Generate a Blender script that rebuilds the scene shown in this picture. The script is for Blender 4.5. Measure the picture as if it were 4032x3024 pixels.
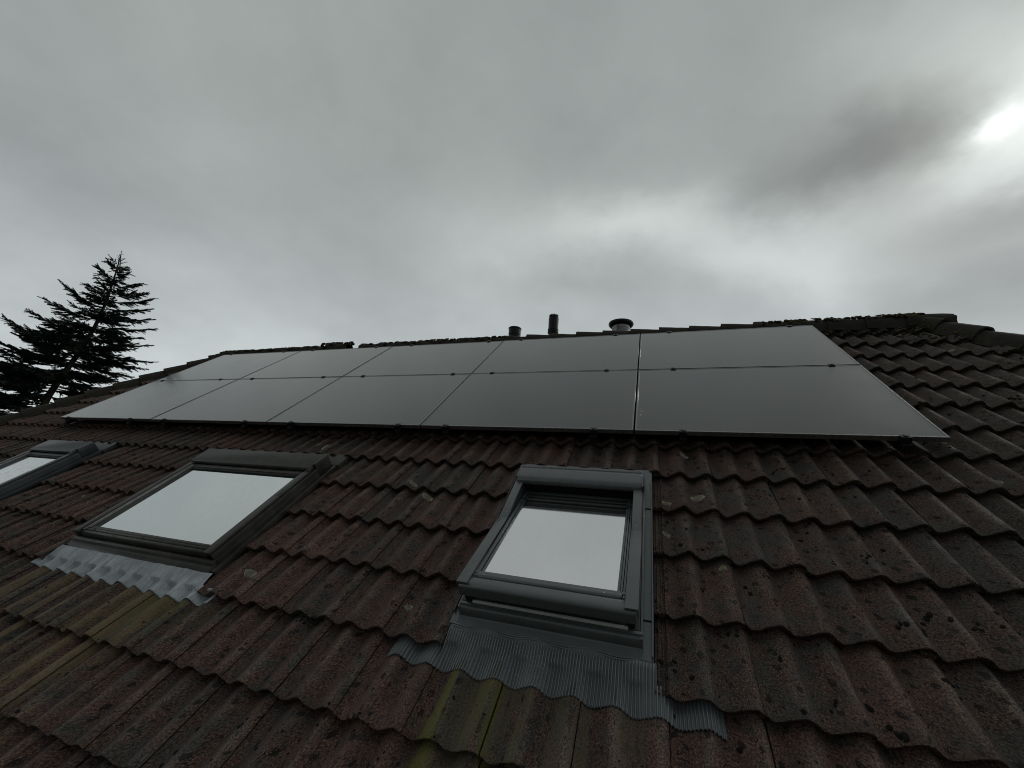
import bpy, bmesh, math, random
from mathutils import Vector, Matrix, noise as mnoise
R = math.radians
random.seed(7)
for o in list(bpy.data.objects): bpy.data.objects.remove(o)
scene = bpy.context.scene
col = scene.collection

# ------------------------------------------------------------------ frame of the roof
PITCH = R(40.0)                      # main slope
Z0 = 5.2                             # height of the panel array's lower edge
ROOF = Matrix.Translation((0, 0, Z0)) @ Matrix.Rotation(PITCH, 4, 'X')   # slope coords (x along ridge, y upslope, z out) -> world
F = 1606.0                           # focal length in pixels of the 4032 px wide photograph

# ------------------------------------------------------------------ camera
RIGHT = Vector((0.9456847, 0.3154521, 0.0785514))
DOWN = Vector((-0.0130559, 0.2782930, -0.9604075))
FWD = Vector((-0.3248229, 0.9072172, 0.2672960))
CAM = Vector((7.0935562, -2.9859366, Z0 - 0.5247748))
cd = bpy.data.cameras.new('camera'); cam = bpy.data.objects.new('camera', cd); col.objects.link(cam)
cd.sensor_fit = 'HORIZONTAL'; cd.sensor_width = 36.0; cd.lens = F / 4032 * 36.0
cd.clip_start = 0.05; cd.clip_end = 3000
m = Matrix((RIGHT, -DOWN, -FWD)).transposed().to_4x4(); m.translation = CAM
cam.matrix_world = m
scene.camera = cam
scene.cycles.filter_width = 1.0; scene.cycles.max_bounces = 6; scene.cycles.diffuse_bounces = 3; scene.cycles.glossy_bounces = 4
def ray(u, v): return RIGHT * ((u - 2016) / F) + DOWN * ((v - 1512) / F) + FWD
def pix(p):
    d = p - CAM; w = d.dot(FWD)
    if w < .05: return None
    return (2016 + F * d.dot(RIGHT) / w, 1512 + F * d.dot(DOWN) / w)
RINV = ROOF.inverted()
CAMR = RINV @ CAM
def on_roof(u, v, z):                # photo pixel -> slope coords on the plane z
    d = RINV.to_3x3() @ ray(u, v); s = (z - CAMR.z) / d.z
    return CAMR + d * s

# ------------------------------------------------------------------ sky
SUN = Vector((0.4767, 0.6637, 0.5765)).normalized()
SUN_EL = math.asin(SUN.z); SUN_AZ = math.atan2(SUN.x, SUN.y)
scene.view_settings.view_transform = 'Standard'; scene.view_settings.look = 'None'
scene.view_settings.exposure = 0.0; scene.view_settings.gamma = 1.0
scene.view_settings.use_curve_mapping = False
class NT:
    def __init__(s, nt): s.nt = nt
    def n(s, t, **k):
        nd = s.nt.nodes.new(t)
        for a, b in k.items():
            if a == 'inp':
                for i, v in b.items():
                    if hasattr(v, 'links') or isinstance(v, bpy.types.NodeSocket): s.nt.links.new(v, nd.inputs[i])
                    else: nd.inputs[i].default_value = v
            else: setattr(nd, a, b)
        return nd
    def math(s, op, a, b=0.0, c=0.0, clamp=False):
        return s.n('ShaderNodeMath', operation=op, use_clamp=clamp, inp={0: a, 1: b, 2: c}).outputs[0]
    def ramp(s, v, a, b, lo=0.0, hi=1.0, interp='SMOOTHSTEP'):
        return s.n('ShaderNodeMapRange', interpolation_type=interp, inp={0: v, 1: a, 2: b, 3: lo, 4: hi}).outputs[0]
    def mix(s, f, a, b, blend='MIX'):
        nd = s.n('ShaderNodeMix', data_type='RGBA', blend_type=blend)
        for i, v in ((0, f), (6, a), (7, b)):
            if isinstance(v, bpy.types.NodeSocket): s.nt.links.new(v, nd.inputs[i])
            else: nd.inputs[i].default_value = v if not isinstance(v, tuple) else (v + (1,))[:4]
        return nd.outputs[2]
    def noise(s, vec, scale, detail=3.0, rough=.55, out=0):
        return s.n('ShaderNodeTexNoise', inp={'Vector': vec, 'Scale': scale, 'Detail': detail, 'Roughness': rough}).outputs[out]
    def vmul(s, vec, v): return s.n('ShaderNodeVectorMath', operation='MULTIPLY', inp={0: vec, 1: v}).outputs[0]
    def vadd(s, vec, v): return s.n('ShaderNodeVectorMath', operation='ADD', inp={0: vec, 1: v}).outputs[0]

world = bpy.data.worlds.new('World'); scene.world = world; world.use_nodes = True
world.node_tree.nodes.clear()
world.cycles.sampling_method = 'MANUAL'; world.cycles.sample_map_resolution = 512
W = NT(world.node_tree)
dirv = W.n('ShaderNodeTexCoord').outputs['Generated']
warp = W.noise(dirv, 2.6, 5.0, .55, out=1)
warp = W.vmul(W.vadd(warp, (-.5, -.5, -.5)), (.17, .17, .15))
wd = W.vadd(dirv, warp)
warp2 = W.vmul(W.vadd(W.noise(W.vmul(dirv, (1, 1, 1.6)), 9.0, 4.0, .6, out=1), (-.5, -.5, -.5)), (.06, .06, .06))
wd = W.n('ShaderNodeVectorMath', operation='NORMALIZE', inp={0: W.vadd(wd, warp2)}).outputs[0]
sep = W.n('ShaderNodeSeparateXYZ', inp={0: dirv})
wd2 = W.n('ShaderNodeVectorMath', operation='NORMALIZE', inp={0: W.vadd(dirv, warp2)}).outputs[0]
def blob(u, v, ra, rb, ang, amp, src=None, power=1.0):
    """soft patch of cloud brightness: centre, half-lengths in degrees, tilt"""
    d = ray(u, v).normalized(); ex = d.cross(Vector((0, 0, 1))).normalized(); ey = ex.cross(d)
    t1 = ex * math.cos(R(ang)) + ey * math.sin(R(ang)); t2 = -ex * math.sin(R(ang)) + ey * math.cos(R(ang))
    dot = lambda q: W.n('ShaderNodeVectorMath', operation='DOT_PRODUCT', inp={0: src or wd, 1: tuple(q)}).outputs['Value']
    a = W.math('POWER', W.math('MULTIPLY', dot(t1), 1 / math.sin(R(ra))), 2.0); b = W.math('POWER', W.math('MULTIPLY', dot(t2), 1 / math.sin(R(rb))), 2.0)
    gss = W.math('EXPONENT', W.math('MULTIPLY', W.math('ADD', a, b), -1.0))
    gss = W.math('MULTIPLY', gss, W.math('GREATER_THAN', dot(d), 0.0))
    return W.math('MULTIPLY', gss, amp)
el = sep.outputs[2]
base = W.ramp(el, .06, .56, .69, .350)
base = W.math('MAXIMUM', base, W.ramp(el, .80, 1.0, .30, .44))
cl = W.n('ShaderNodeCombineXYZ', inp={0: W.math('DIVIDE', sep.outputs[0], W.math('ADD', el, .35)), 1: W.math('DIVIDE', sep.outputs[1], W.math('ADD', el, .35)), 2: 0.0}).outputs[0]
n1 = W.noise(W.vadd(cl, warp), 1.3, 6.0, .5)
n2 = W.noise(W.vadd(cl, warp), 3.6, 6.0, .55)
base = W.math('MULTIPLY', base, W.ramp(n1, .25, .75, .84, 1.16, 'LINEAR'))
base = W.math('MULTIPLY', base, W.ramp(n2, .25, .75, .90, 1.10, 'LINEAR'))
acc = base
for b in (blob(2480, 880, 13, 3.4, -5, .26), blob(3000, 1010, 10, 4.2, -14, .24), blob(3230, 1130, 3.2, 5, 25, .06), blob(1950, 1020, 12, 5, -4, .06), blob(3750, 960, 12, 2.6, 12, .10),
          blob(3960, 470, 9, 6, 30, .16), blob(3935, 500, 6.0, 3.0, 30, .28, wd), blob(3935, 508, 1.7, 1.0, 32, .42, wd2), blob(4000, 330, 3.5, 7, 0, .16),
          blob(3640, 180, 8, 4, -50, .12), blob(3450, 560, 8, 3.6, 8, -.12), blob(3250, 690, 12, 3.2, 6, -.08), blob(3930, 790, 10, 2.8, 20, -.17), blob(3900, 1130, 10, 4, 10, -.06),
          blob(2250, 1130, 16, 2.6, 0, -.06), blob(2000, 1130, 24, 13, 0, .10, dirv), blob(-200, 860, 14, 11, 0, -.09, dirv), blob(2000, 100, 20, 10, 0, .02, dirv), blob(1250, 620, 7, 16, 35, -.035), blob(700, 250, 6, 16, 30, .03)):
    acc = W.math('ADD', acc, b)
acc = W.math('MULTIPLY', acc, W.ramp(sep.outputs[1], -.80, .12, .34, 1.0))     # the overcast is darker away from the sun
acc = W.math('MAXIMUM', acc, .10)
tint = W.mix(W.ramp(el, .25, .70), (.93, 1.0, 1.012), (.925, 1.0, .965))
tint = W.mix(W.ramp(acc, .6, 1.6), tint, (1.0, 1.0, .97))
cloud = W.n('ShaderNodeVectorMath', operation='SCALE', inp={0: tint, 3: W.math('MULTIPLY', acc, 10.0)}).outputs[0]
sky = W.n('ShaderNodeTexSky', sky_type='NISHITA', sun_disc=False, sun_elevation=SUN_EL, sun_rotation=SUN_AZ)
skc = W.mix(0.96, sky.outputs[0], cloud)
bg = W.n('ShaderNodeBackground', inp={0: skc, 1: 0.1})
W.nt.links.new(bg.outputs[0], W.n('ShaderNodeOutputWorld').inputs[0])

sl = bpy.data.lights.new('sun', 'SUN'); sl.energy = 0.6; sl.angle = R(14); sl.color = (1, .97, .92)
so = bpy.data.objects.new('sun', sl); col.objects.link(so)
so.rotation_euler = SUN.to_track_quat('Z', 'Y').to_euler(); so.location = (0, 0, 30)

# ------------------------------------------------------------------ object helpers
def mat(name):
    mt = bpy.data.materials.new(name); mt.use_nodes = True
    mt.node_tree.nodes.clear(); g = NT(mt.node_tree)
    out = g.n('ShaderNodeOutputMaterial'); return mt, g, out
def tag(o, label=None, cat=None, group=None, kind=None):
    if label: o['label'] = label
    if cat: o['category'] = cat
    if group: o['group'] = group
    if kind: o['kind'] = kind
    return o
def mesh(name, verts, faces, smooth=False):
    me = bpy.data.meshes.new(name); me.from_pydata(verts, [], faces); me.update()
    if smooth: me.polygons.foreach_set('use_smooth', [True] * len(me.polygons))
    return me
def obj(name, me, mt=None, parent=None, loc=None):
    if mt and not me.materials: me.materials.append(mt)
    o = bpy.data.objects.new(name, me); col.objects.link(o)
    if parent: o.parent = parent
    if loc is not None: o.location = loc
    return o
def empty(name, loc=(0, 0, 0)):
    o = bpy.data.objects.new(name, None); o.empty_display_size = .2; col.objects.link(o); o.location = loc; return o
class MB:                                   # mesh builder
    def __init__(s): s.v = []; s.f = []; s.bm = None
    def add(s, v, f):
        n = len(s.v); s.v += [tuple(p) for p in v]; s.f += [tuple(i + n for i in q) for q in f]
    def box(s, x0, x1, y0, y1, z0, z1, xf=None):
        p = [Vector((x, y, z)) for z in (z0, z1) for y in (y0, y1) for x in (x0, x1)]
        if xf: p = [xf @ q for q in p]
        s.add(p, [(0, 2, 3, 1), (4, 5, 7, 6), (0, 1, 5, 4), (2, 6, 7, 3), (0, 4, 6, 2), (1, 3, 7, 5)])
    def extr(s, prof, x0, x1, xf=None):     # closed profile of (y,z), counter-clockwise seen from +x, swept along x
        n = len(prof); p = [Vector((x, y, z)) for x in (x0, x1) for y, z in prof]
        if xf: p = [xf @ q for q in p]
        s.add(p, [(i, i + n, (i + 1) % n + n, (i + 1) % n) for i in range(n)] + [tuple(range(n)), tuple(range(2 * n - 1, n - 1, -1))])
    def tube(s, pts, rad, k=8, cap=True):
        rings = []; n0 = len(s.v)
        for i, p in enumerate(pts):
            p = Vector(p); t = (Vector(pts[min(i + 1, len(pts) - 1)]) - Vector(pts[max(i - 1, 0)])).normalized()
            a = t.orthogonal().normalized(); b = t.cross(a)
            r = rad[i] if hasattr(rad, '__len__') else rad
            s.v += [tuple(p + a * (r * math.cos(2 * math.pi * j / k)) + b * (r * math.sin(2 * math.pi * j / k))) for j in range(k)]
        for i in range(len(pts) - 1):
            for j in range(k): s.f.append((n0 + i * k + j, n0 + i * k + (j + 1) % k, n0 + (i + 1) * k + (j + 1) % k, n0 + (i + 1) * k + j))
        if cap:
            s.f.append(tuple(n0 + j for j in range(k))[::-1]); e = n0 + (len(pts) - 1) * k; s.f.append(tuple(e + j for j in range(k)))
    def lathe(s, prof, k=32, c=(0, 0, 0)):
        n0 = len(s.v)
        for r, z in prof: s.v += [(c[0] + r * math.cos(2 * math.pi * j / k), c[1] + r * math.sin(2 * math.pi * j / k), c[2] + z) for j in range(k)]
        for i in range(len(prof) - 1):
            for j in range(k): s.f.append((n0 + i * k + j, n0 + i * k + (j + 1) % k, n0 + (i + 1) * k + (j + 1) % k, n0 + (i + 1) * k + j))
        s.f.append(tuple(n0 + j for j in range(k))[::-1]); e = n0 + (len(prof) - 1) * k; s.f.append(tuple(e + j for j in range(k)))
    def build(s, name, mt=None, parent=None, bevel=0.0, seg=2, smooth=False, loc=None):
        me = mesh(name, s.v, s.f, smooth)
        bm = bmesh.new(); bm.from_mesh(me)
        bmesh.ops.recalc_face_normals(bm, faces=bm.faces)
        if bevel:
            ed = [e for e in bm.edges if len(e.link_faces) == 2 and e.calc_face_angle(0) > .5]
            bmesh.ops.bevel(bm, geom=ed, offset=bevel, segments=seg, profile=.5, affect='EDGES', clamp_overlap=True)
        bm.to_mesh(me); bm.free()
        if bevel or smooth:
            me.polygons.foreach_set('use_smooth', [True] * len(me.polygons))
            me.set_sharp_from_angle(angle=R(40))
        return obj(name, me, mt, parent, loc)

# ------------------------------------------------------------------ house, roof deck, walls, ground
house = tag(empty('house', (4.7, 2.06, 0)), 'house with a brown concrete-tiled hipped roof filling the lower half', 'house')
HM = house.matrix_basis.inverted() if False else Matrix.Translation((-4.7, -2.06, 0))
YR, ZV = 2.56, -0.155                        # ridge line, valley level of the tiles
XL, XR, HIP = -0.38, 9.74, 0.46             # ridge ends, hip run per metre of slope
YE = -4.31                                  # eaves
def hipx(y, side): return XR + HIP * (YR - y) if side > 0 else XL - HIP * (YR - y)
def W2(x, y, z): return ROOF @ Vector((x, y, z))

# ---- materials
def tile_material():
    mt, g, out = mat('concrete_tile')
    tc = g.n('ShaderNodeTexCoord'); TC.append(tc); P = tc.outputs['Object']
    sp = g.n('ShaderNodeSeparateXYZ', inp={0: P}); X, Y, Z = sp.outputs
    def n2(vec, scale, detail=3.0, rough=.6, out=0):
        return g.n('ShaderNodeTexNoise', noise_dimensions='2D', inp={'Vector': vec, 'Scale': scale, 'Detail': detail, 'Roughness': rough}).outputs[out]
    def vor(vec, scale): return g.n('ShaderNodeTexVoronoi', voronoi_dimensions='2D', feature='F1', inp={'Vector': vec, 'Scale': scale})
    # the nose faces are seen edge-on: shear the pattern with depth so that it runs on over them
    Q = g.n('ShaderNodeCombineXYZ', inp={0: X, 1: g.math('ADD', Y, g.math('MULTIPLY', Z, .9)), 2: 0.0}).outputs[0]
    ix = g.math('FLOOR', g.math('DIVIDE', g.math('SUBTRACT', X, J0), PW)); iy = g.math('FLOOR', g.math('DIVIDE', g.math('ADD', Y, .33), GA))
    idv = g.n('ShaderNodeCombineXYZ', inp={0: ix, 1: iy, 2: 0.0}).outputs[0]
    wn = g.n('ShaderNodeTexWhiteNoise', noise_dimensions='2D', inp={0: idv}); rnd = wn.outputs[0]
    T = g.vadd(Q, g.vmul(wn.outputs[1], (7, 7, 0)))              # pattern differs from tile to tile
    big = n2(Q, 1.1, 2); mid = n2(T, 10, 4, .62)
    f = g.math('ADD', g.math('MULTIPLY', rnd, .17), g.math('ADD', g.math('MULTIPLY', big, .42), g.math('MULTIPLY', mid, .80)))
    c = g.n('ShaderNodeValToRGB', inp={0: f}); e = c.color_ramp.elements
    e[0].position = .42; e[0].color = (.033, .032, .029, 1); e[1].position = 1.0; e[1].color = (.100, .058, .045, 1)
    for ps, cc in ((.58, (.044, .037, .032, 1)), (.70, (.058, .035, .029, 1)), (.84, (.072, .040, .033, 1))):
        k = c.color_ramp.elements.new(ps); k.color = cc
    c = c.outputs[0]
    c = g.mix(g.math('MULTIPLY', g.ramp(X, 7.3, 9.2), .62), c, (.031, .027, .022))         # greyer with algae to the right
    wave = g.math('COSINE', g.math('MULTIPLY', g.math('SUBTRACT', X, XC0), 2 * math.pi / (PW / 2)))
    wear_light = g.math('MULTIPLY', g.ramp(wave, .2, 1.0), g.ramp(n2(g.vmul(T, (14, 4, 0)), 1.0, 3, .65), .45, .70))
    c = g.mix(g.math('MULTIPLY', wear_light, .55), c, (.125, .088, .070))                          # sand showing on worn rolls, plus light on the crests painted in
    c = g.mix(g.math('MULTIPLY', g.ramp(n2(T, 24, 3, .7), .50, .68), .62), c, (.017, .016, .015))   # blotches
    gr = n2(Q, 150, 3, .72); gv = g.ramp(gr, .30, .72, .42, 2.9)
    c = g.mix(1.0, c, g.n('ShaderNodeCombineColor', inp={0: gv, 1: gv, 2: gv}).outputs[0], 'MULTIPLY')
    v = vor(g.vadd(Q, g.vmul(n2(Q, 60, 1, .5, 1), (.012, .012, 0))), 19.0)
    vs = g.n('ShaderNodeSeparateColor', inp={0: v.outputs['Color']})
    rad = g.math('MULTIPLY', g.ramp(vs.outputs[0], .45, 1.0, 0, 1, 'LINEAR'), .22)
    spot = g.math('MULTIPLY', g.ramp(v.outputs['Distance'], rad, g.math('ADD', rad, .06), 1, 0), g.ramp(vs.outputs[0], .48, .52))
    c = g.mix(g.math('MULTIPLY', spot, .85), c, (.009, .009, .008))                          # black crusts
    v2 = vor(g.vadd(Q, g.vmul(n2(Q, 45, 1, .5, 1), (.02, .02, 0))), 7.0); v2s = g.n('ShaderNodeSeparateColor', inp={0: v2.outputs['Color']})
    fl = g.math('MULTIPLY', g.ramp(v2.outputs['Distance'], .06, .15, 1, 0), g.ramp(v2s.outputs[1], .70, .74))
    c = g.mix(g.math('MULTIPLY', fl, .5), c, (.13, .08, .06))                                # flaked spots
    sg = vor(Q, 170.0); sgs = g.n('ShaderNodeSeparateColor', inp={0: sg.outputs['Color']})
    grain = g.math('MULTIPLY', g.ramp(sg.outputs['Distance'], .12, .30, 1, 0), g.ramp(sgs.outputs[0], .78, .84))
    grain = g.math('MULTIPLY', grain, g.ramp(mid, .36, .60))
    c = g.mix(g.math('MULTIPLY', grain, .75), c, (.36, .32, .29))                            # bright sand grains
    def streak(x0, x1, ytop, ylow, sx, seed, thr):
        q = g.n('ShaderNodeCombineXYZ', inp={0: g.math('ADD', g.math('MULTIPLY', X, sx), seed), 1: g.math('MULTIPLY', Y, .8), 2: 0.0}).outputs[0]
        s = g.ramp(n2(q, 1.0, 3, .6), thr, thr + .16)
        mx = g.math('MULTIPLY', g.ramp(X, x0, x0 + .15), g.ramp(X, x1 - .15, x1, 1, 0))
        my = g.math('MULTIPLY', g.ramp(Y, ylow, ylow + .9), g.ramp(Y, ytop - .03, ytop, 1, 0))
        return g.math('MULTIPLY', g.math('MULTIPLY', s, g.ramp(gr, .25, .6, .5, 1.0)), g.math('MULTIPLY', mx, my))
    c = g.mix(g.math('MULTIPLY', streak(6.08, 6.75, -1.66, -3.4, 19, 52.2, .45), .80), c, (.150, .145, .034))
    c = g.mix(g.math('MULTIPLY', streak(6.30, 7.15, -1.6, -3.6, 15, 15.1, .45), .70), c, (.140, .116, .076))
    c = g.mix(g.math('MULTIPLY', streak(3.0, 4.72, -1.66, -3.6, 18, 9.3, .45), .72), c, (.220, .168, .092))
    c = g.mix(g.math('MULTIPLY', streak(4.05, 4.95, -1.66, -2.7, 19, 33.7, .49), .5), c, (.125, .120, .032))
    bs = g.n('ShaderNodeBsdfPrincipled', inp={'Base Color': c, 'Roughness': g.ramp(mid, .3, .7, .58, .88), 'Specular IOR Level': .32})
    hgt = g.math('ADD', g.math('MULTIPLY', gr, 1.0), g.math('MULTIPLY', spot, .5))
    bp = g.n('ShaderNodeBump', inp={'Strength': .9, 'Distance': .0035, 'Height': hgt})
    g.nt.links.new(bp.outputs[0], bs.inputs['Normal']); g.nt.links.new(bs.outputs[0], out.inputs[0])
    return mt
TC = []
XC0, PW, GA = 7.105, 0.302, 0.3325           # a joint crest, tile pitch, course gauge
J0 = XC0 + .030
TILE = tile_material()
def simple(name, c, rough=.6, spec=.5, metal=0.0, var=.0, scale=20.0, bump=0.0, bscale=60.0, coat=0.0, c2=None, stretch=None):
    mt, g, out = mat(name); P = g.n('ShaderNodeTexCoord').outputs['Object']
    if stretch: P = g.vmul(P, stretch)
    n = g.noise(P, scale, 4, .6)
    c2 = c2 or tuple(x * (1 - var) for x in c)
    cc = g.mix(g.ramp(n, .35, .68), c2, c)
    bs = g.n('ShaderNodeBsdfPrincipled', inp={'Base Color': cc, 'Roughness': g.ramp(n, .3, .7, rough * .85, min(1, rough * 1.12)), 'Specular IOR Level': spec, 'Metallic': metal, 'Coat Weight': coat})
    if bump:
        b = g.n('ShaderNodeBump', inp={'Strength': 1.0, 'Distance': bump, 'Height': g.noise(P, bscale, 3, .6)}); g.nt.links.new(b.outputs[0], bs.inputs['Normal'])
    g.nt.links.new(bs.outputs[0], out.inputs[0]); return mt
M_UNDER = simple('underlay', (.012, .012, .012), .9, .2, var=.3)
M_BRICK = simple('brick_wall', (.30, .16, .11), .85, .3, var=.35, scale=30, bump=.004)
M_GRASS = simple('lawn', (.06, .09, .03), .95, .2, var=.4, scale=3, bump=.02, bscale=15)
M_CAP = simple('ridge_tile', (.052, .044, .036), .85, .3, scale=16, bump=.006, bscale=70, c2=(.026, .023, .018))
M_MOSS = simple('moss', (.030, .030, .014), .95, .15, scale=90, bump=.004, bscale=200, c2=(.012, .013, .008))
M_MOSSY = simple('yellow_lichen', (.15, .115, .025), .95, .15, scale=120, bump=.003, bscale=200, c2=(.06, .05, .02))
M_BLACKCRUST = simple('dark_crust', (.014, .013, .011), .95, .2, scale=120, bump=.002, bscale=300, c2=(.007, .007, .006))

ground = tag(obj('ground', mesh('ground', [(-700, -700, 0), (700, -700, 0), (700, 700, 0), (-700, 700, 0)], [(0, 1, 2, 3)]), M_GRASS), kind='structure')

# roof deck: closed hipped solid under the tiles (local = slope coords)
RX = W2(0, YR, ZV); yb = 2 * RX.y            # world Y of the rear mirror
def rear(p): q = ROOF @ Vector(p); q.y = yb - q.y; return RINV @ q
dz = -.06
Aq = [(XL, YR, ZV + dz), (XR, YR, ZV + dz), (hipx(YE, 1), YE, ZV + dz), (hipx(YE, -1), YE, ZV + dz)]
Bq = [tuple(rear(p)) for p in Aq]
low = [tuple(RINV @ (ROOF @ Vector(p) + Vector((0, 0, -.12)))) for p in (Aq[3], Aq[2], Bq[2], Bq[3])]
dv = Aq + Bq[2:] + low
roof = obj('roof', mesh('roof', dv, [(3, 2, 1, 0), (4, 5, 0, 1), (2, 4, 1), (5, 3, 0), (3, 6, 7, 2), (2, 7, 8, 4), (4, 8, 9, 5), (5, 9, 6, 3), (6, 9, 8, 7)]), M_UNDER, house)
roof.matrix_basis = HM @ ROOF
for tc in TC: tc.object = roof
ev = W2(0, YE, ZV + dz); zt = ev.z - .12
wx0, wx1, wy0, wy1 = hipx(YE, -1) + .45, hipx(YE, 1) - .45, ev.y + .45, yb - ev.y - .45
for (a, b, c, d) in ((wx0, wx1, wy0, wy0 + .3), (wx0, wx1, wy1 - .3, wy1), (wx0, wx0 + .3, wy0 + .3, wy1 - .3), (wx1 - .3, wx1, wy0 + .3, wy1 - .3)):
    w = MB(); w.box(a, b, c, d, 0, zt + .004); o = w.build('wall', M_BRICK, house); o.matrix_basis = HM

# ------------------------------------------------------------------ roof tiles
HW, TH = .045, .042
ZT = -.100 - HW                          # wave height, nose thickness
TILT = TH / GA
YF0 = -.32                                   # a course's nose line
def hwave(x):                                # height of the wave at slope x (0 valley .. HW crest)
    p = ((x - XC0) / (PW / 2)) % 1.0
    p = p + .09 * (1 - math.cos(2 * math.pi * p)) / 2
    return HW * ((1 + math.cos(2 * math.pi * p)) / 2) ** 1.12
def roof_z(x, y):
    k = math.floor((y - YF0) / GA + 1e-6); t = y - (YF0 + k * GA)
    return ZT + hwave(x) - TILT * t
def tile_geo(x0, nx=30, rows=(.006, .04, .11, .2, .3, .40), seed=0, under=True):
    """one double-roll tile; local x 0..PW from its joint, y 0 at the nose"""
    v, f = [], []; xs = [.0 + (PW - .003) * i / nx for i in range(nx + 1)]
    prof = [(.050, -TH), (.021, -TH), (.016, -TH * .86), (.0065, -TH * .42), (.0005, -.007), (.0010, -.0022)] + [(y, 0.0) for y in rows]
    for j, (y, dzz) in enumerate(prof):
        for i, x in enumerate(xs):
            q = Vector((x * 30, seed * 7.3, y * 25))
            ry = (mnoise.noise(q * 1.7) * .0038 + mnoise.noise(q * 5) * .0022) if y < .02 else 0
            rz = mnoise.noise(Vector((x * 9, y * 9, seed * 3.1))) * .0016
            if j < 4: rz += mnoise.noise(q * 4) * .0016
            v.append((x, y + ry, hwave(x + x0) - TILT * y + dzz + rz))
    n = nx + 1
    for j in range(len(prof) - 1):
        for i in range(nx): f.append((j * n + i, j * n + i + 1, (j + 1) * n + i + 1, (j + 1) * n + i))
    # right edge of the joint roll and the interlocking strip on the left
    b = len(v)
    for y in (.004, .02, .40): v += [(xs[-1], y, hwave(x0 + PW) - TILT * y - .001), (xs[-1] - .001, y, hwave(x0 + PW) - TILT * y - TH)]
    f += [(b, b + 1, b + 3, b + 2), (b + 2, b + 3, b + 5, b + 4)]
    if under:
        h0 = hwave(x0); b = len(v); st = [(0, -.001), (-.001, -.013), (-.009, -.015), (-.011, -.009), (-.016, -.009), (-.018, -.016), (-.027, -.016), (-.029, -.010), (-.034, -.010), (-.036, -.017), (-.046, -.017), (-.048, -.034)]
        for y in (.004, .40): v += [(sx, y, h0 + sz - TILT * y) for sx, sz in st]
        m = len(st)
        f += [(b + i + 1, b + i, b + m + i, b + m + i + 1) for i in range(m - 1)]
        b = len(v); v += [(sx, .004, h0 + sz) for sx, sz in st] + [(sx, .004, h0 - .036) for sx, sz in st]
        f += [(b + i, b + i + 1, b + m + i + 1, b + m + i) for i in range(m - 1)]
    return v, f
tile_meshes = []
for s in range(8):
    v, f = tile_geo(J0, seed=s + 1); me = mesh('roof_tile', v, f, True); me.set_sharp_from_angle(angle=R(50)); me.materials.append(TILE); tile_meshes.append(me)
SKY = [(6.229, 7.09), (3.209, 4.68), (.765, 1.65)]       # gaps the skylights take out of four courses
PAN = (0.0, 8.71, 0.0, 2.308)                            # panel array
tiles = []
for k in range(-11, 9):
    yf = YF0 + k * GA
    for n in range(-39, 22):
        j = J0 + n * PW
        if j > hipx(yf, 1) or j + PW < hipx(yf, -1): continue
        clip = None
        if -4 <= k <= -1:
            skip = False
            for a, b in SKY:
                if j > a - .02 and j < b: skip = True
                elif j + PW - .01 > a and j < a - .02: clip = a
            if skip: continue
        c = [pix(W2(x, y, roof_z(x, y))) for x, y in ((j, yf), (j + PW, yf), (j + PW, yf + GA), (j, yf + GA))]
        area = 0
        if all(c):
            cc = [(min(max(u, 0), 4032), min(max(w, 0), 3024)) for u, w in c]
            area = abs(sum(cc[i][0] * cc[(i + 1) % 4][1] - cc[(i + 1) % 4][0] * cc[i][1] for i in range(4))) / 2
        if j > PAN[0] and j + PW < PAN[1] and yf > .03: area *= .0
        hip = 0
        if j + PW > hipx(yf + .40, 1) - .0: hip = 1
        elif j - .05 < hipx(yf + .40, -1): hip = -1
        tiles.append((area, j, yf, clip, hip))
tiles.sort(key=lambda t: -t[0])
rest_v, rest_f = [], []
for idx, (area, j, yf, clip, hip) in enumerate(tiles):
    one = idx < 300 and area > 0
    jit = Vector((random.uniform(-.0012, .0012), random.gauss(0, .0035), random.uniform(-.0015, .003)))
    loc = Vector((j, yf, ZT)) + jit
    if one and not clip and not hip:
        o = obj('roof_tile', random.choice(tile_meshes), None, roof, loc); o.rotation_euler = (random.uniform(-.005, .005), random.uniform(-.005, .005), random.gauss(0, .006)); continue
    fine = one or (area > 300 and not clip)
    v, f = tile_geo(J0, nx=30 if one else (16 if area > 0 else 8), seed=idx % 9, under=one, rows=(.006, .04, .11, .2, .3, .40) if one else (.006, .2, .40))
    if clip or hip:
        bm = bmesh.new(); bm.from_mesh(mesh('tmp', v, f))
        if clip: bmesh.ops.bisect_plane(bm, geom=bm.verts[:] + bm.edges[:] + bm.faces[:], plane_co=(clip - j, 0, 0), plane_no=(1, 0, 0), clear_outer=True)
        if hip:
            bmesh.ops.bisect_plane(bm, geom=bm.verts[:] + bm.edges[:] + bm.faces[:], plane_co=(hipx(yf, hip) - j, 0, 0), plane_no=(hip, HIP, 0), clear_outer=True)
        bm.verts.index_update(); v = [tuple(q.co) for q in bm.verts]; f = [tuple(q.index for q in p.verts) for p in bm.faces]; bm.free()
        if not f: continue
    if one:
        me = mesh('roof_tile', v, f, True); me.set_sharp_from_angle(angle=R(50)); obj('roof_tile', me, TILE, roof, loc)
    else:
        n = len(rest_v); rest_v += [tuple(Vector(p) + loc) for p in v]; rest_f += [tuple(i + n for i in q) for q in f]
me = mesh('tile_field', rest_v, rest_f, True); me.set_sharp_from_angle(angle=R(50))
tag(obj('tile_field', me, TILE, roof), kind='stuff')

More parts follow.
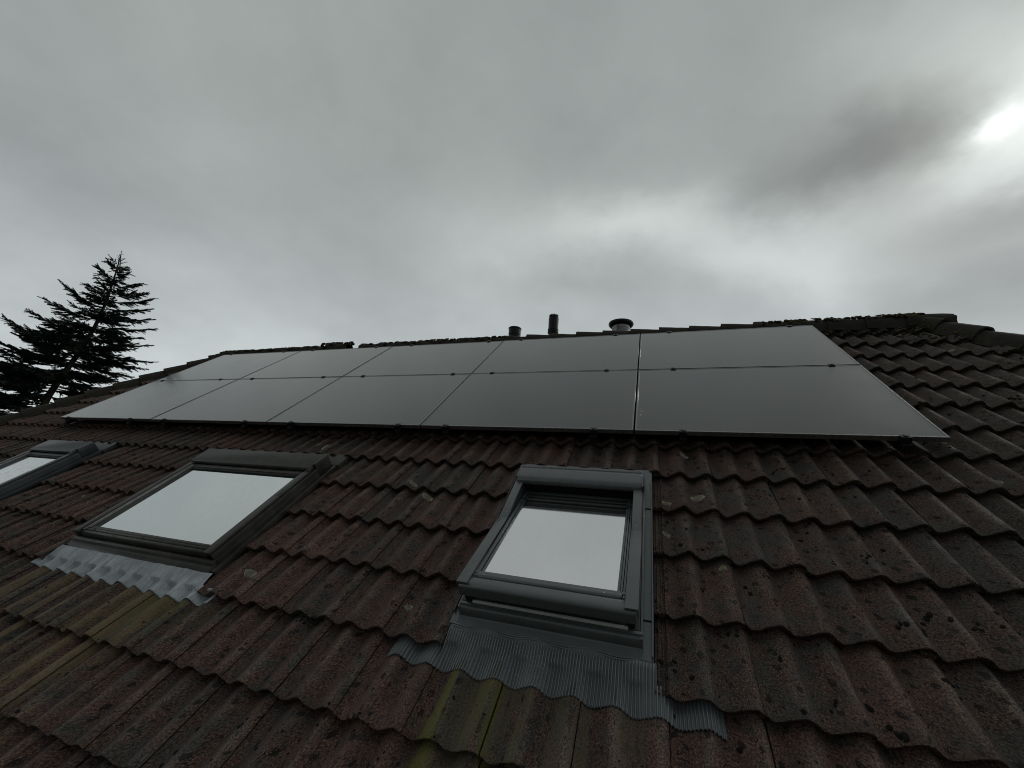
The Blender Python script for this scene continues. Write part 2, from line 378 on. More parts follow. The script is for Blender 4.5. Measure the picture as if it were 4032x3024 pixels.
# ------------------------------------------------------------------ ridge and hip caps
UPR = RINV.to_3x3() @ Vector((0, 0, 1))
def cap_mesh(L=.40, w=.118, h=.105, taper=.018, seed=0, rough=.006):
    """half-round cap along +x from its big end at 0; z up"""
    v, f = [], []; nA, nL = 18, 7
    sec = [(-w, -.07)] + [(-w * math.cos(math.pi * i / nA), h * math.sin(math.pi * i / nA)) for i in range(nA + 1)] + [(w, -.07)]
    m = len(sec)
    for side in (0, 1):
        for l in range(nL):
            t = l / (nL - 1); x = L * t; sc = 1 - (taper / w) * t - (.16 if side else 0)
            for a, b in sec:
                q = Vector((x * 14, a * 18, b * 18 + seed * 5))
                r = mnoise.noise(q) * rough + mnoise.noise(q * 3) * rough * .6
                ex = mnoise.noise(q * 2) * .006 if l == 0 else 0
                d = Vector((0, a, max(b, .0))).normalized() if (abs(a) + b) > 0 else Vector((0, 0, 1))
                v.append((x + ex, a * sc + d.y * r, (b * sc if b > 0 else b) + d.z * r - .012 * t))
    N = nL * m
    for l in range(nL - 1):
        for i in range(m - 1):
            f.append((l * m + i, (l + 1) * m + i, (l + 1) * m + i + 1, l * m + i + 1)); f.append((N + l * m + i, N + l * m + i + 1, N + (l + 1) * m + i + 1, N + (l + 1) * m + i))
    for i in range(m - 1):
        f.append((i, i + 1, N + i + 1, N + i)); a = (nL - 1) * m; f.append((a + i, N + a + i, N + a + i + 1, a + i + 1))
    return v, f
def place_cap(p, axis, up, me, lift=0.0):
    x = axis.normalized(); y = up.cross(x).normalized(); z = x.cross(y)
    M = Matrix((x, y, z)).transposed().to_4x4(); M.translation = p + z * lift
    o = obj('ridge_tile', me, None, roof); o.matrix_basis = M; return o
caps = []
for s in range(9):
    v, f = cap_mesh(seed=s, rough=.004 if s < 5 else .013); me = mesh('ridge_tile', v, f, True); me.set_sharp_from_angle(angle=R(55)); me.materials.append(M_CAP); caps.append(me)
apex = Vector((0, YR, ZV)); x = XL - .02
while x < XR - .05:
    if not (2.52 < x + .17 < 2.86):
        lift = .035 + random.uniform(-.004, .006)
        if 1.93 < x < 2.45: lift += .045
        rough = random.randrange(5, 9) if x < 5.2 or x > 8.2 else random.randrange(0, 5)
        o = place_cap(Vector((x + random.uniform(-.006, .006), apex.y, apex.z)), Vector((1, 0, 0)) + UPR * (-.012), UPR, caps[rough], lift)
    x += .345
nm = Vector((0, 0, 1))
for side, X0 in ((1, XR), (-1, XL)):
    ax = Vector((side * HIP, -1, 0)).normalized()            # downhill
    # end slope normal: contains the hip line and the (world horizontal) y direction
    hz = RINV.to_3x3() @ Vector((0, 1, 0)); ne = hz.cross(ax); ne = ne if ne.dot(UPR) > 0 else -ne
    up = (nm + ne.normalized()).normalized()
    top = Vector((X0, YR, ZV)); L = 7.4; d = .22
    while d < L:
        p = top + ax * d + up * (.026 + random.uniform(-.003, .004))
        place_cap(p, -ax + up * (-.03), up, caps[random.randrange(0, 5) if d > .5 else 7], 0)
        d += .335

# ------------------------------------------------------------------ moss, crusts, lichen
def ico(n=1):
    bm = bmesh.new(); bmesh.ops.create_icosphere(bm, subdivisions=n, radius=1); v = [tuple(q.co) for q in bm.verts]; f = [tuple(q.index for q in p.verts) for p in bm.faces]; bm.free(); return v, f
IV, IF = ico(2); IV1, IF1 = ico(1)
def lump(mb, c, rx, ry, rz, seed, fine=True):
    V_, F_ = (IV, IF) if fine else (IV1, IF1); a = random.uniform(0, 6.28); ca, sa = math.cos(a), math.sin(a); pts = []
    for q in V_:
        r = 1 + .35 * mnoise.noise(Vector(q) * 1.6 + Vector((seed, seed * .7, 0)))
        px, py, pz = q[0] * rx * r, q[1] * ry * r, q[2] * rz * r
        pts.append((c[0] + px * ca - py * sa, c[1] + px * sa + py * ca, c[2] + pz))
    mb.add(pts, F_)
def blocked(x, y):
    for a, b in SKY:
        if a - .05 < x < b + .03 and -1.78 < y < -.30: return True
    return 0 < x < 8.71 and y > .1
mb = MB(); cnt = 0
while cnt < 1900:
    x = random.uniform(-1, 10.2); y = random.uniform(-2.6, 2.4)
    if x > hipx(y, 1) - .12 or x < hipx(y, -1) + .12 or blocked(x, y): continue
    if x < 7.2 and random.random() < .45: continue
    r = random.choice((.003, .004, .004, .006, .008, .011 if x > 7 else .006))
    nk = 1 + (random.random() < .35) * random.randrange(1, 4)
    for _ in range(nk):
        xx, yy = x + random.gauss(0, .02) * (nk > 1), y + random.gauss(0, .02) * (nk > 1)
        lump(mb, (xx, yy, roof_z(xx, yy)), r * random.uniform(.8, 1.5), r * random.uniform(.7, 1.2), r * .45, cnt * .37, r > .007)
    cnt += 1
tag(mb.build('dark_crust_spots', M_BLACKCRUST, roof, smooth=True), kind='stuff')
mb = MB()
def scatter(n, xr, yr, r0, r1, flat=.6, lift=0.0):
    for i in range(n):
        x = random.uniform(*xr); y = random.uniform(*yr)
        if x > hipx(y, 1) - .05 or blocked(x, y): continue
        lump(mb, (x, y, roof_z(x, y) + lift), random.uniform(r0, r1), random.uniform(r0, r1), random.uniform(r0, r1) * flat, i * .71, False)
scatter(420, (8.75, 9.75), (2.26, 2.47), .006, .022, .45)
scatter(220, (9.45, 9.95), (1.95, 2.40), .006, .022, .45)
scatter(120, (9.9, 10.25), (1.2, 2.0), .006, .02)
for i in range(420):                                     # cushions along the ridge caps
    x = random.uniform(XL, 5.2) if i < 330 else random.uniform(8.3, XR)
    if 2.52 < x < 2.88 and random.random() < .6: continue
    a = random.gauss(.35, .45); hh = .105; low = -.065 if 2.52 < x < 2.88 else (.045 if 1.93 < x < 2.5 else 0)
    off = RINV.to_3x3() @ Vector((0, -math.sin(a) * .112, math.cos(a) * hh + .024 + low))
    r = random.uniform(.010, .026); lump(mb, apex + Vector((x, 0, 0)) + off, r * 1.7, r * 1.1, r * .75, i * .3, True)
tag(mb.build('moss_tufts', M_MOSS, roof, smooth=True), kind='stuff')
mb = MB()
for i in range(190):
    c = random.choice(((4.05, .12), (9.55, .16), (9.75, .12), (.0, .3), (1.2, .3), (8.9, .3)))
    x = random.gauss(c[0], c[1]); 
    if x < XL or x > XR: continue
    a = random.uniform(.3, 1.25); off = RINV.to_3x3() @ Vector((0, -math.sin(a) * .12, math.cos(a) * .107 + .037))
    r = random.uniform(.005, .014); lump(mb, apex + Vector((x, 0, 0)) + off, r * 1.6, r, r * .7, i * .3, False)
axr = Vector((HIP, -1, 0)).normalized()
for i in range(90):
    d = abs(random.gauss(.35, .3)); p = Vector((XR, YR, ZV)) + axr * d; p.x -= random.uniform(.06, .125); r = random.uniform(.004, .012)
    p.z += random.uniform(.01, .075) ; lump(mb, p, r * 1.7, r, r * .6, i * .9, False)
tag(mb.build('yellow_lichen_crust', M_MOSSY, roof, smooth=True), kind='stuff')

mt, g, out = mat('pale_lichen'); P = g.n('ShaderNodeTexCoord').outputs['Object']
rr = g.n('ShaderNodeVectorMath', operation='LENGTH', inp={0: g.vmul(P, (1, 1, 0))}).outputs['Value']
ng = g.noise(P, 70, 4, .65); rim = g.ramp(g.math('ADD', rr, g.math('MULTIPLY', ng, .35)), .75, 1.05)
cc = g.mix(g.ramp(ng, .35, .65), (.075, .065, .048), (.38, .35, .27)); cc = g.mix(rim, cc, (.46, .43, .34))
bs = g.n('ShaderNodeBsdfPrincipled', inp={'Base Color': cc, 'Roughness': .95, 'Specular IOR Level': .2})
bp = g.n('ShaderNodeBump', inp={'Strength': .8, 'Distance': .003, 'Height': ng}); g.nt.links.new(bp.outputs[0], bs.inputs['Normal']); g.nt.links.new(bs.outputs[0], out.inputs[0])
M_LICHEN = mt
for (u, v_, rad) in [(q[0], q[1], q[2] * .72) for q in ((2746, 1966, .052), (2625, 1987, .036), (2623, 2109, .030), (2847, 2239, .026), (1627, 1901, .038), (1685, 1960, .048), (980, 2244, .046), (1611, 2396, .032), (3921, 1896, .04),
                     (3431, 1295, .045), (3538, 1324, .034), (3738, 1385, .042), (3358, 1304, .03), (3414, 1259, .03), (3749, 1315, .04), (3617, 1280, .04), (336, 1960, .035), (2688, 1798, .022))]:
    p = on_roof(u, v_, -.12)
    for _ in range(4): p = on_roof(u, v_, roof_z(p.x, p.y))
    if blocked(p.x, p.y): continue
    V_, F_ = [(0, 0, .003)], []; K = 28; s = random.random() * 50; NR = 5
    for r_ in range(1, NR + 1):
        for k in range(K):
            a = 2 * math.pi * k / K; rr_ = r_ / NR * (1 + .16 * mnoise.noise(Vector((math.cos(a) * 1.5 + s, math.sin(a) * 1.5, 0))) + .12 * mnoise.noise(Vector((math.cos(a) * 5 + s, math.sin(a) * 5, 3))))
            xx, yy = rr_ * rad * math.cos(a), rr_ * rad * .8 * math.sin(a)
            V_.append((rr_ * math.cos(a), rr_ * .8 * math.sin(a), (roof_z(p.x + xx, p.y + yy) - roof_z(p.x, p.y)) / rad + (.0090 / rad if r_ < NR else -.001 / rad) + .02 * mnoise.noise(Vector((xx * 200, yy * 200, s)))))
    for k in range(K): F_.append((0, 1 + k, 1 + (k + 1) % K))
    for r_ in range(NR - 1):
        for k in range(K): a = 1 + r_ * K; F_.append((a + k, a + K + k, a + K + (k + 1) % K, a + (k + 1) % K))
    o = obj('lichen_patch', mesh('lichen_patch', V_, F_, True), M_LICHEN, roof, (p.x, p.y, roof_z(p.x, p.y))); o.scale = (rad, rad, rad)

#SECTION2
# ------------------------------------------------------------------ solar panels
def panel_glass():
    mt, g, out = mat('panel_glass'); P = g.n('ShaderNodeTexCoord').outputs['Object']
    n = g.noise(P, 2.2, 4, .6); fine = g.noise(P, 160, 2, .6)
    c = g.mix(g.ramp(n, .3, .7), (.010, .0105, .012), (.015, .0145, .0145))
    sp_ = g.ramp(g.noise(P, 420, 1, .5), .74, .80); c = g.mix(g.math('MULTIPLY', sp_, .25), c, (.12, .12, .12))
    bs = g.n('ShaderNodeBsdfPrincipled', inp={'Base Color': c, 'Roughness': g.ramp(g.math('ADD', g.math('MULTIPLY', n, .7), g.math('MULTIPLY', fine, .3)), .3, .7, .17, .27), 'IOR': 1.42, 'Specular IOR Level': .5, 'Coat Weight': 1.0, 'Coat Roughness': .09, 'Coat IOR': 1.46})
    g.nt.links.new(bs.outputs[0], out.inputs[0]); return mt
M_PGLASS = panel_glass()
M_FRAME = simple('black_anodised', (.27, .27, .275), .30, .6, metal=.85, var=.25, scale=40)
M_RAIL = simple('black_rail', (.014, .014, .015), .5, .5, metal=.3, var=.3, scale=30)
M_CLAMP = simple('clamp_metal', (.035, .036, .038), .36, .6, metal=.7, var=.3, scale=60)
M_WHITE = simple('white_fleck', (.7, .7, .68), .8, .3, var=.3, scale=80)
PWX, PHY, GX, GY = 1.730, 1.142, 1.742, 1.154
fr = MB(); t, dp, li = .011, .035, .030
fr.box(0, PWX, 0, t, -dp, 0); fr.box(0, PWX, PHY - t, PHY, -dp, 0); fr.box(0, t, t, PHY - t, -dp, 0); fr.box(PWX - t, PWX, t, PHY - t, -dp, 0)
gl = MB(); gl.box(t - .001, PWX - t + .001, t - .001, PHY - t + .001, -.009, -.0022)
back = MB(); back.box(t, PWX - t, t, PHY - t, -.016, -.0095); back.box(PWX * .5 - .05, PWX * .5 + .05, PHY - .14, PHY - .06, -.032, -.016)
f0 = fr.build('frame', M_FRAME, None, bevel=.0016, seg=1); g0 = gl.build('glass', M_PGLASS); b0 = back.build('backsheet', M_RAIL)
ordn = ['leftmost', 'second from the left', 'middle', 'second from the right', 'rightmost']
first = True
for r_ in range(2):
    for c_ in range(5):
        e = empty('solar_panel'); e.matrix_world = ROOF @ Matrix.Translation((c_ * GX + .006, r_ * GY + .006, random.uniform(-.0012, .0012)))
        tag(e, 'black framed solar panel, %s in the %s row of the array' % (ordn[c_], 'lower' if r_ == 0 else 'upper'), 'solar panel', 'solar panels mounted in two rows on the roof')
        for src in (f0, g0, b0):
            o = src if first else src.copy()
            if not first: col.objects.link(o)
            o.parent = e
        first = False
        if r_ == 0 and c_ == 4:
            d = MB()
            for (dx, dy, rx, ry) in ((.036, .285, .004, .02), (.034, .235, .006, .014), (.038, .19, .003, .008), (.033, .33, .003, .006)): lump(d, (dx, dy, -.0015), rx, ry, .0012, dx * 99)
            d.build('bird_dropping', M_WHITE, e, smooth=True)
        if r_ == 0 and c_ == 3:
            d = MB(); lump(d, (PWX - .03, PHY - .03, -.0015), .006, .016, .0012, 3.3); d.build('bird_dropping', M_WHITE, e, smooth=True)
# rails running up the slope with clamps
cx = [.17, 1.38, 1.98, 3.19, 3.80, 5.01, 5.47, 6.68, 7.29, 8.50]
rl = MB(); rl.box(-.02, .02, -.035, 2 * GY + .03, -.078, -.0365)
cl_end = MB(); cl_end.box(-.025, .025, -.024, .008, .0012, .0052); cl_end.box(-.025, .025, -.028, -.0225, -.066, .0052); cl_end.box(-.010, .010, -.017, .001, .0052, .0098)
cl_mid = MB(); cl_mid.box(-.022, .022, -.019, .019, .0012, .0062); cl_mid.box(-.012, .012, -.0085, .0085, -.05, .0012); cl_mid.box(-.009, .009, -.009, .009, .0062, .0105)
hk = MB(); hk.box(-.017, .017, -.085, -.02, -.098, -.092); hk.box(-.017, .017, -.028, -.0202, -.098, -.0785); hk.box(-.017, .017, -.091, -.085, -.118, -.092)
r0 = rl.build('mounting_rail', M_RAIL, None, bevel=.002, seg=1); ce = cl_end.build('clamp', M_CLAMP, None, bevel=.001, seg=1); cm = cl_mid.build('clamp', M_CLAMP, None, bevel=.001, seg=1); h0 = hk.build('roof_hook', M_RAIL, None, bevel=.001, seg=1)
for o in (r0, ce, cm, h0): bpy.data.objects.remove(o)
for i, x in enumerate(cx):
    e = obj('mounting_rail', r0_me) if False else obj('mounting_rail', bpy.data.meshes['mounting_rail'], M_RAIL)
    e.matrix_world = ROOF @ Matrix.Translation((x, 0, 0))
    tag(e, 'black mounting rail, %s of the pair under the %s panel column' % ('left' if i % 2 == 0 else 'right', ordn[i // 2]), 'mounting rail', 'mounting rails under the solar panels')
    ms = [m_ for m_ in bpy.data.meshes if m_.name.startswith('clamp')]
    a = obj('clamp', ms[0], None, e, (random.uniform(-.008, .008), .010, 0)); a.rotation_euler = (0, 0, random.uniform(-.05, .05))
    obj('clamp', ms[1], None, e, (random.uniform(-.008, .008), GY, 0))
    b = obj('clamp', ms[0], None, e, (0, 2 * GY - .010, 0)); b.rotation_euler = (0, 0, math.pi)
    if i != 3: obj('roof_hook', bpy.data.meshes['roof_hook'], None, e, (.03 if i == 9 else 0, .10 + random.uniform(-.02, .02), 0))

# ------------------------------------------------------------------ skylights
def glazing(name, refl, tint, rough=.02, haze=.0):
    mt, g, out = mat(name); P = g.n('ShaderNodeTexCoord').outputs['Object']
    n = g.noise(P, 3.0, 4, .6); fine = g.noise(g.vmul(P, (1, .35, 1)), 55, 3, .65)
    gls = g.n('ShaderNodeBsdfGlossy', inp={'Color': (tint[0], tint[1], tint[2], 1), 'Roughness': g.ramp(n, .3, .7, rough, rough * 2.0)})
    tr = g.n('ShaderNodeBsdfTransparent', inp={'Color': (.80, .84, .84, 1)})
    fz = g.n('ShaderNodeFresnel', inp={'IOR': 1.52}).outputs[0]
    f = g.math('ADD', refl, g.math('MULTIPLY', fz, 1 - refl), clamp=True)
    mx = g.n('ShaderNodeMixShader', inp={0: f, 1: tr.outputs[0], 2: gls.outputs[0]})
    df = g.n('ShaderNodeBsdfDiffuse', inp={'Color': (.62, .63, .62, 1)})
    dirt = g.math('MULTIPLY', g.ramp(fine, .40, .75), haze)
    m2 = g.n('ShaderNodeMixShader', inp={0: dirt, 1: mx.outputs[0], 2: df.outputs[0]})
    g.nt.links.new(m2.outputs[0], out.inputs[0]); return mt
M_GLA = glazing('coated_glass', .93, (1.0, .98, 1.0), .03, .03)
M_GLI = glazing('inner_glass', .86, (.97, .97, 1.0), .03, .02)
M_GLB = glazing('weathered_glass', .93, (.95, .99, 1.0), .05, .05)
M_GLC = glazing('dusty_glass', .92, (.98, 1.0, 1.0), .05, .34)
M_GREY = simple('grey_lacquer', (.135, .143, .148), .30, .6, metal=.35, var=.12, scale=9, bump=.0004, bscale=250)
M_GREYD = simple('grey_lacquer_side', (.070, .075, .078), .42, .5, metal=.15, var=.15, scale=9)
M_BROWN = simple('weathered_lacquer', (.080, .076, .068), .50, .45, metal=.1, scale=7, bump=.0006, bscale=160, c2=(.040, .039, .034))
M_STEEL = simple('older_grey_lacquer', (.080, .086, .088), .42, .5, metal=.2, scale=8, c2=(.055, .062, .066))
M_SEAL = simple('rubber_seal', (.008, .008, .008), .7, .4, var=.3)
M_PAINT = simple('white_paint', (.72, .72, .70), .55, .4, var=.08, scale=8)
M_PINE = simple('green_grey_profile', (.036, .044, .036), .42, .5, metal=.2, var=.25, scale=14)
M_SHAFT = simple('white_lining', (.74, .75, .77), .8, .3, var=.06, scale=4)
M_CHROME = simple('bare_aluminium', (.42, .42, .41), .35, .6, metal=.85, var=.25, scale=25)
M_DIRT = simple('grime', (.12, .105, .075), .95, .2, var=.5, scale=50)
mt, g, out = mat('lead_apron'); P = g.n('ShaderNodeTexCoord').outputs['Object']
n = g.noise(g.vmul(P, (9, 5, 5)), 1.0, 5, .65); sk = g.noise(g.vmul(P, (130, 6, 6)), 1.0, 3, .6); n3 = g.noise(P, 34, 4, .7)
c = g.mix(g.ramp(n, .35, .68), (.40, .43, .46), (.64, .68, .71)); c = g.mix(g.math('MULTIPLY', g.ramp(n3, .50, .72), .6), c, (.80, .82, .83)); c = g.mix(g.math('MULTIPLY', g.ramp(g.noise(P, 11, 3, .6), .58, .78), .35), c, (.16, .18, .20))
c = g.mix(g.math('MULTIPLY', g.ramp(sk, .42, .62), .45), c, (.22, .25, .27))
bs = g.n('ShaderNodeBsdfPrincipled', inp={'Base Color': c, 'Roughness': .50, 'Metallic': .25, 'Specular IOR Level': .5})
wv = g.n('ShaderNodeTexWave', wave_type='BANDS', bands_direction='X', inp={'Vector': P, 'Scale': 55.0, 'Distortion': .6, 'Detail': 1.0})
bp = g.n('ShaderNodeBump', inp={'Strength': .9, 'Distance': .003, 'Height': g.math('ADD', g.math('MULTIPLY', wv.outputs[1], .6), n3)}); g.nt.links.new(bp.outputs[0], bs.inputs['Normal']); g.nt.links.new(bs.outputs[0], out.inputs[0])
M_LEAD = mt
M_PLEAT = simple('pleated_apron', (.25, .265, .275), .38, .5, metal=.45, scale=3, c2=(.20, .212, .222))

def ring(mb, x0, x1, y0, y1, w, z0, z1, xf=None):
    mb.box(x0, x0 + w, y0, y1, z0, z1, xf); mb.box(x1 - w, x1, y0, y1, z0, z1, xf); mb.box(x0 + w, x1 - w, y0, y0 + w, z0, z1, xf); mb.box(x0 + w, x1 - w, y1 - w, y1, z0, z1, xf)
def part(name, mt, parent, bevel, *boxes, xf=None):
    b = MB()
    for q in boxes: b.box(*q, xf=xf)
    return b.build(name, mt, parent, bevel=bevel)
def screws(name, mt, parent, pts, xf=None, r=.0035):
    for p in pts:
        b = MB(); b.lathe([(r, -.001), (r, .001), (r * .6, .002)], 10)
        p = Vector(p); 
        if xf: p = xf @ p
        b.build(name, mt, parent, loc=p)
def apron_mesh(xa, xb, ytop, ybot, ztop, pleat, nx, ny, seed, edge=.006, mid=None):
    """sheet dressed over the tile waves: from the sill down to its lower edge"""
    V_, F_ = [], []
    for j in range(ny + 1):
        t = j / ny
        for i in range(nx + 1):
            s = i / nx; x = xa + (xb - xa) * s
            yb_ = ybot + edge * mnoise.noise(Vector((x * 7, seed, 0))) + .0025 * mnoise.noise(Vector((x * 60, seed, 0)))
            yt = ytop if not mid else (ytop if mid[0] < x < mid[1] else max(yb_ + .09, -1.62))
            y = yt + (yb_ - yt) * t
            b = roof_z(x, min(y, -1.654)) if y > -1.66 else roof_z(x, y)
            if y > -1.62: b = max(b, -.150)
            dd = (.35 + .65 * t ** 1.3) if pleat else (.60 + .40 * t)
            inm0 = (not mid or mid[0] < x < mid[1])
            if inm0: b = (-.100 - TILT * .27) * (1 - dd) + b * dd - (.004 if pleat else 0) * (1 - t)
            k = min(1, max(0, (y - (-1.645)) / (ytop + 1.645))); k = k * k * (3 - 2 * k)
            inm = 1.0 if (not mid or mid[0] < x < mid[1]) else 0.0
            z = (b + .0065) * (1 - k * inm) + ztop * k * inm
            if pleat: z += pleat * math.sin(2 * math.pi * x / .0124 + .8 * mnoise.noise(Vector((x * 4, seed, 2)))) * (min(1, t * 6 + .1)) * (1 + .25 * mnoise.noise(Vector((x * 9, y * 3, 1))))
            z += .0035 * mnoise.noise(Vector((x * 11, y * 11, seed)))
            V_.append((x, y, z))
    n = nx + 1
    for j in range(ny):
        for i in range(nx): F_.append((j * n + i, (j + 1) * n + i, (j + 1) * n + i + 1, j * n + i + 1))
    # thickness at the lower edge
    b = len(V_); 
    for i in range(n): p = V_[ny * n + i]; V_.append((p[0], p[1] + .001, p[2] - .0035))
    F_ += [(ny * n + i, b + i, b + i + 1, ny * n + i + 1) for i in range(nx)]
    return mesh('apron', V_, F_, True)
def shaft(par, x0, x1, y0, y1, depth=.42):
    """plastered opening below the frame, closed by the room behind it"""
    b = MB(); w = .05; z1 = -.21; z0 = z1 - depth
    b.box(x0 + .0, x0 + w, y0, y1, z0, z1); b.box(x1 - w, x1, y0, y1, z0, z1); b.box(x0 + w, x1 - w, y0, y0 + w, z0, z1); b.box(x0 + w, x1 - w, y1 - w, y1, z0, z1); b.box(x0, x1, y0, y1, z0 - .02, z0)
    return b.build('shaft_lining', M_SHAFT, par)

# -- the open one in the middle
ax0, ax1, ay0, ay1 = 6.255, 7.035, -1.470, -.450
fb = MB(); ring(fb, ax0, ax1, ay0, ay1, .05, -.215, -.062)
S = tag(fb.build('skylight', M_GREYD, house, bevel=.003), 'newer grey roof window tilted open, right of the two near skylights')
S.matrix_basis = HM @ ROOF
hood = MB(); hp = [(-.452, -.064), (-.602, -.064), (-.604, -.052), (-.598, -.036), (-.582, -.026), (-.560, -.022), (-.500, -.019), (-.484, -.021), (-.482, -.024), (-.476, -.024), (-.474, -.020), (-.452, -.020)]
hood.extr(hp, ax0 + .012, ax1 - .008); hood.build('hood', M_GREY, S, bevel=.0012, seg=1)
part('hood_end', M_GREY, S, .0015, (ax1 - .007, ax1 + .003, -.600, -.446, -.075, -.024), (ax1 + .004, ax1 + .008, -.585, -.455, -.08, -.034), (ax0, ax0 + .011, -.575, -.446, -.075, -.026))
part('top_recess', M_SEAL, S, 0, (ax0 + .05, ax1 - .05, -.575, -.50, -.205, -.07))
CV = .052
part('cover_strip', M_GREY, S, .0025, (ax0 + .004, ax0 + CV, -.945, -.604, -.061, -.046)); part('cover_strip', M_GREY, S, .0025, (ax1 - CV, ax1 - .004, -.945, -.604, -.061, -.046))
PHI = R(-11.5); pv = Vector((0, -.945, -.055))
XF = Matrix.Translation(pv) @ Matrix.Rotation(-PHI * -1, 4, 'X') @ Matrix.Translation(-pv)
part('cover_strip', M_GREY, S, .0025, (ax0 + .002, ax0 + CV + .002, -1.492, -.938, -.052, -.0425), (ax0 + .002, ax0 + .006, -1.492, -.938, -.085, -.0525), xf=XF)
part('cover_strip', M_GREY, S, .0025, (ax1 - CV - .002, ax1 - .002, -1.492, -.938, -.052, -.0425), (ax1 - .006, ax1 - .002, -1.492, -.938, -.085, -.0525), xf=XF)
screws('screw', M_CHROME, S, [(ax0 + .03, -1.0, -.0425), (ax1 - .03, -1.03, -.0425), (ax0 + .11, -1.425, -.0440), (ax1 - .14, -1.425, -.0440)], XF)
screws('screw', M_CHROME, S, [(ax0 + .03, -.885, -.046), (ax1 - .03, -.90, -.046)])
# the swinging sash: stiles, beads, rails
gx0, gx1, gy0, gy1 = ax0 + .088, ax1 - .088, -1.395, -.585
sb = MB()
for s, a in ((1, ax0 + CV + .004), (-1, ax1 - CV - .004)):
    for o_, w_, z_ in ((.0, .010, -.054), (.012, .008, -.050), (.022, .012, -.058)):
        q = sorted((a + s * o_, a + s * (o_ + w_))); sb.box(q[0], q[1], -1.428, -.575, -.105, z_, XF)
sb.box(gx0 - .034, gx1 + .034, -1.411, gy0, -.10, -.050, XF)
sb.box(ax0 + CV + .004, ax1 - CV - .004, -.60, -.575, -.12, -.058, XF)
sash = sb.build('sash', M_GREY, S, bevel=.0018, seg=2)
bead = MB(); bead.extr([(-1.438, -.062), (-1.436, -.050), (-1.428, -.0452), (-1.414, -.0445), (-1.409, -.050), (-1.409, -.062)], gx0 - .012, gx1 + .014, XF); bead.build('glazing_bead', M_GREY, S, bevel=.001, seg=1)
rail = MB(); rail.extr([(-1.494, -.110), (-1.499, -.066), (-1.493, -.0565), (-1.476, -.0505), (-1.444, -.0495), (-1.440, -.053), (-1.412, -.060), (-1.412, -.110)], ax0 + .012, ax1 - .012, XF); rail.build('bottom_rail', M_GREY, S, bevel=.001, seg=1)
part('sash_underside', M_SEAL, S, .002, (ax0 + .03, ax1 - .03, -1.478, -1.39, -.122, -.111), xf=XF)
for i, (a, b, z) in enumerate(((-.622, -.602, -.060), (-.648, -.626, -.054), (-.668, -.652, -.062), (-.697, -.672, -.050), (-.716, -.701, -.062))):
    q = MB(); q.extr([(a, z - .05), (a - .001, z - .006), (a + .004, z), (b - .004, z), (b + .001, z - .006), (b, z - .05)], gx0 - .026, gx1 + .026, XF); q.build('sash_rib', M_PINE, S, bevel=.001, seg=1)
part('sash_rib', M_SEAL, S, .001, (gx0 - .02, gx1 + .02, -.748, -.719, -.11, -.064), xf=XF)
pane = MB(); pane.box(gx0 - .004, gx1 + .004, gy0 - .004, -.752, -.0680, -.0640, XF); pane.build('pane', M_GLA, S)
pane = MB(); pane.box(gx0 - .004, gx1 + .004, gy0 - .004, -.752, -.0910, -.0870, XF); pane.build('pane', M_GLI, S)
sp_ = MB(); ring(sp_, gx0 - .003, gx1 + .003, gy0 - .003, -.752, .012, -.0868, -.0682, XF); sp_.build('spacer', M_CHROME, S)
wl = MB(); ring(wl, gx0 - .03, gx1 + .03, gy0 - .02, -.70, .042, -.150, -.0915, XF); wl.build('inner_sash', M_PAINT, S, bevel=.004)
# sill, flashing
part('sill_line', M_PAINT, S, .001, (ax0 + .055, ax1 - .045, -1.474, -1.463, -.066, -.056))
part('hinge_block', M_SEAL, S, .004, (ax0 + .020, ax0 + .050, -1.470, -1.43, -.062, -.012), (ax1 - .043, ax1 - .018, -1.470, -1.43, -.062, -.006))
sill = MB(); pts = [(-1.4715, -.070)]
for k in range(9):
    a = math.pi * .5 * k / 8; pts.append((-1.486 - .022 * math.sin(a), -.072 - .040 * (1 - math.cos(a))))
pts += [(-1.520, -.117), (-1.552, -.122), (-1.552, -.134), (-1.4715, -.134)]
sill.extr(pts, ax0 - .006, ax1 + .010); sill.build('bottom_flashing', M_GREY, S, bevel=.0015, seg=1)
part('sill_step', M_GREY, S, .0015, (ax0 - .004, ax1 + .012, -1.485, -1.4712, -.095, -.064))
sf = MB()
for a, b in ((ax0 - .040, ax0 - .001), (ax1 + .001, ax1 + .052)):
    sf.box(a, b, -1.55, -.42, -.160, -.118)
sf.box(ax1 + .044, ax1 + .050, -1.54, -.42, -.118, -.098); sf.box(ax0 - .038, ax0 - .033, -1.50, -.42, -.118, -.100)
sf.box(ax1 + .001, ax1 + .011, -1.50, -.45, -.118, -.070); sf.box(ax0 - .011, ax0 - .001, -1.50, -.45, -.118, -.070)
sf.box(ax0 - .02, ax1 + .05, -.449, -.30, -.168, -.122)
sf.build('side_flashing', M_GREY, S, bevel=.0015, seg=1)
part('flashing_seam', M_SEAL, S, 0, (ax1 + .0115, ax1 + .0435, -.682, -.678, -.117, -.114), (ax1 + .0115, ax1 + .0435, -1.382, -1.378, -.117, -.114))
o = obj('apron', apron_mesh(5.985, 7.315, -1.548, -1.728, -.1225, .0044, 1130, 26, 4.0, edge=.010, mid=(6.226, 7.095)), M_PLEAT, S)
bd = MB()
for i in range(2):
    bd.tube([(6.236 + .0143 * k, -1.546 - .008 * i - .006 * math.sin(k * .41), -.1195 - .002 * i + .0016 * math.sin(k * .41 + 1)) for k in range(60)], .0028, 6)
bd.build('apron_hem', M_PLEAT, S, smooth=True)
shaft(S, ax0, ax1, ay0, ay1)

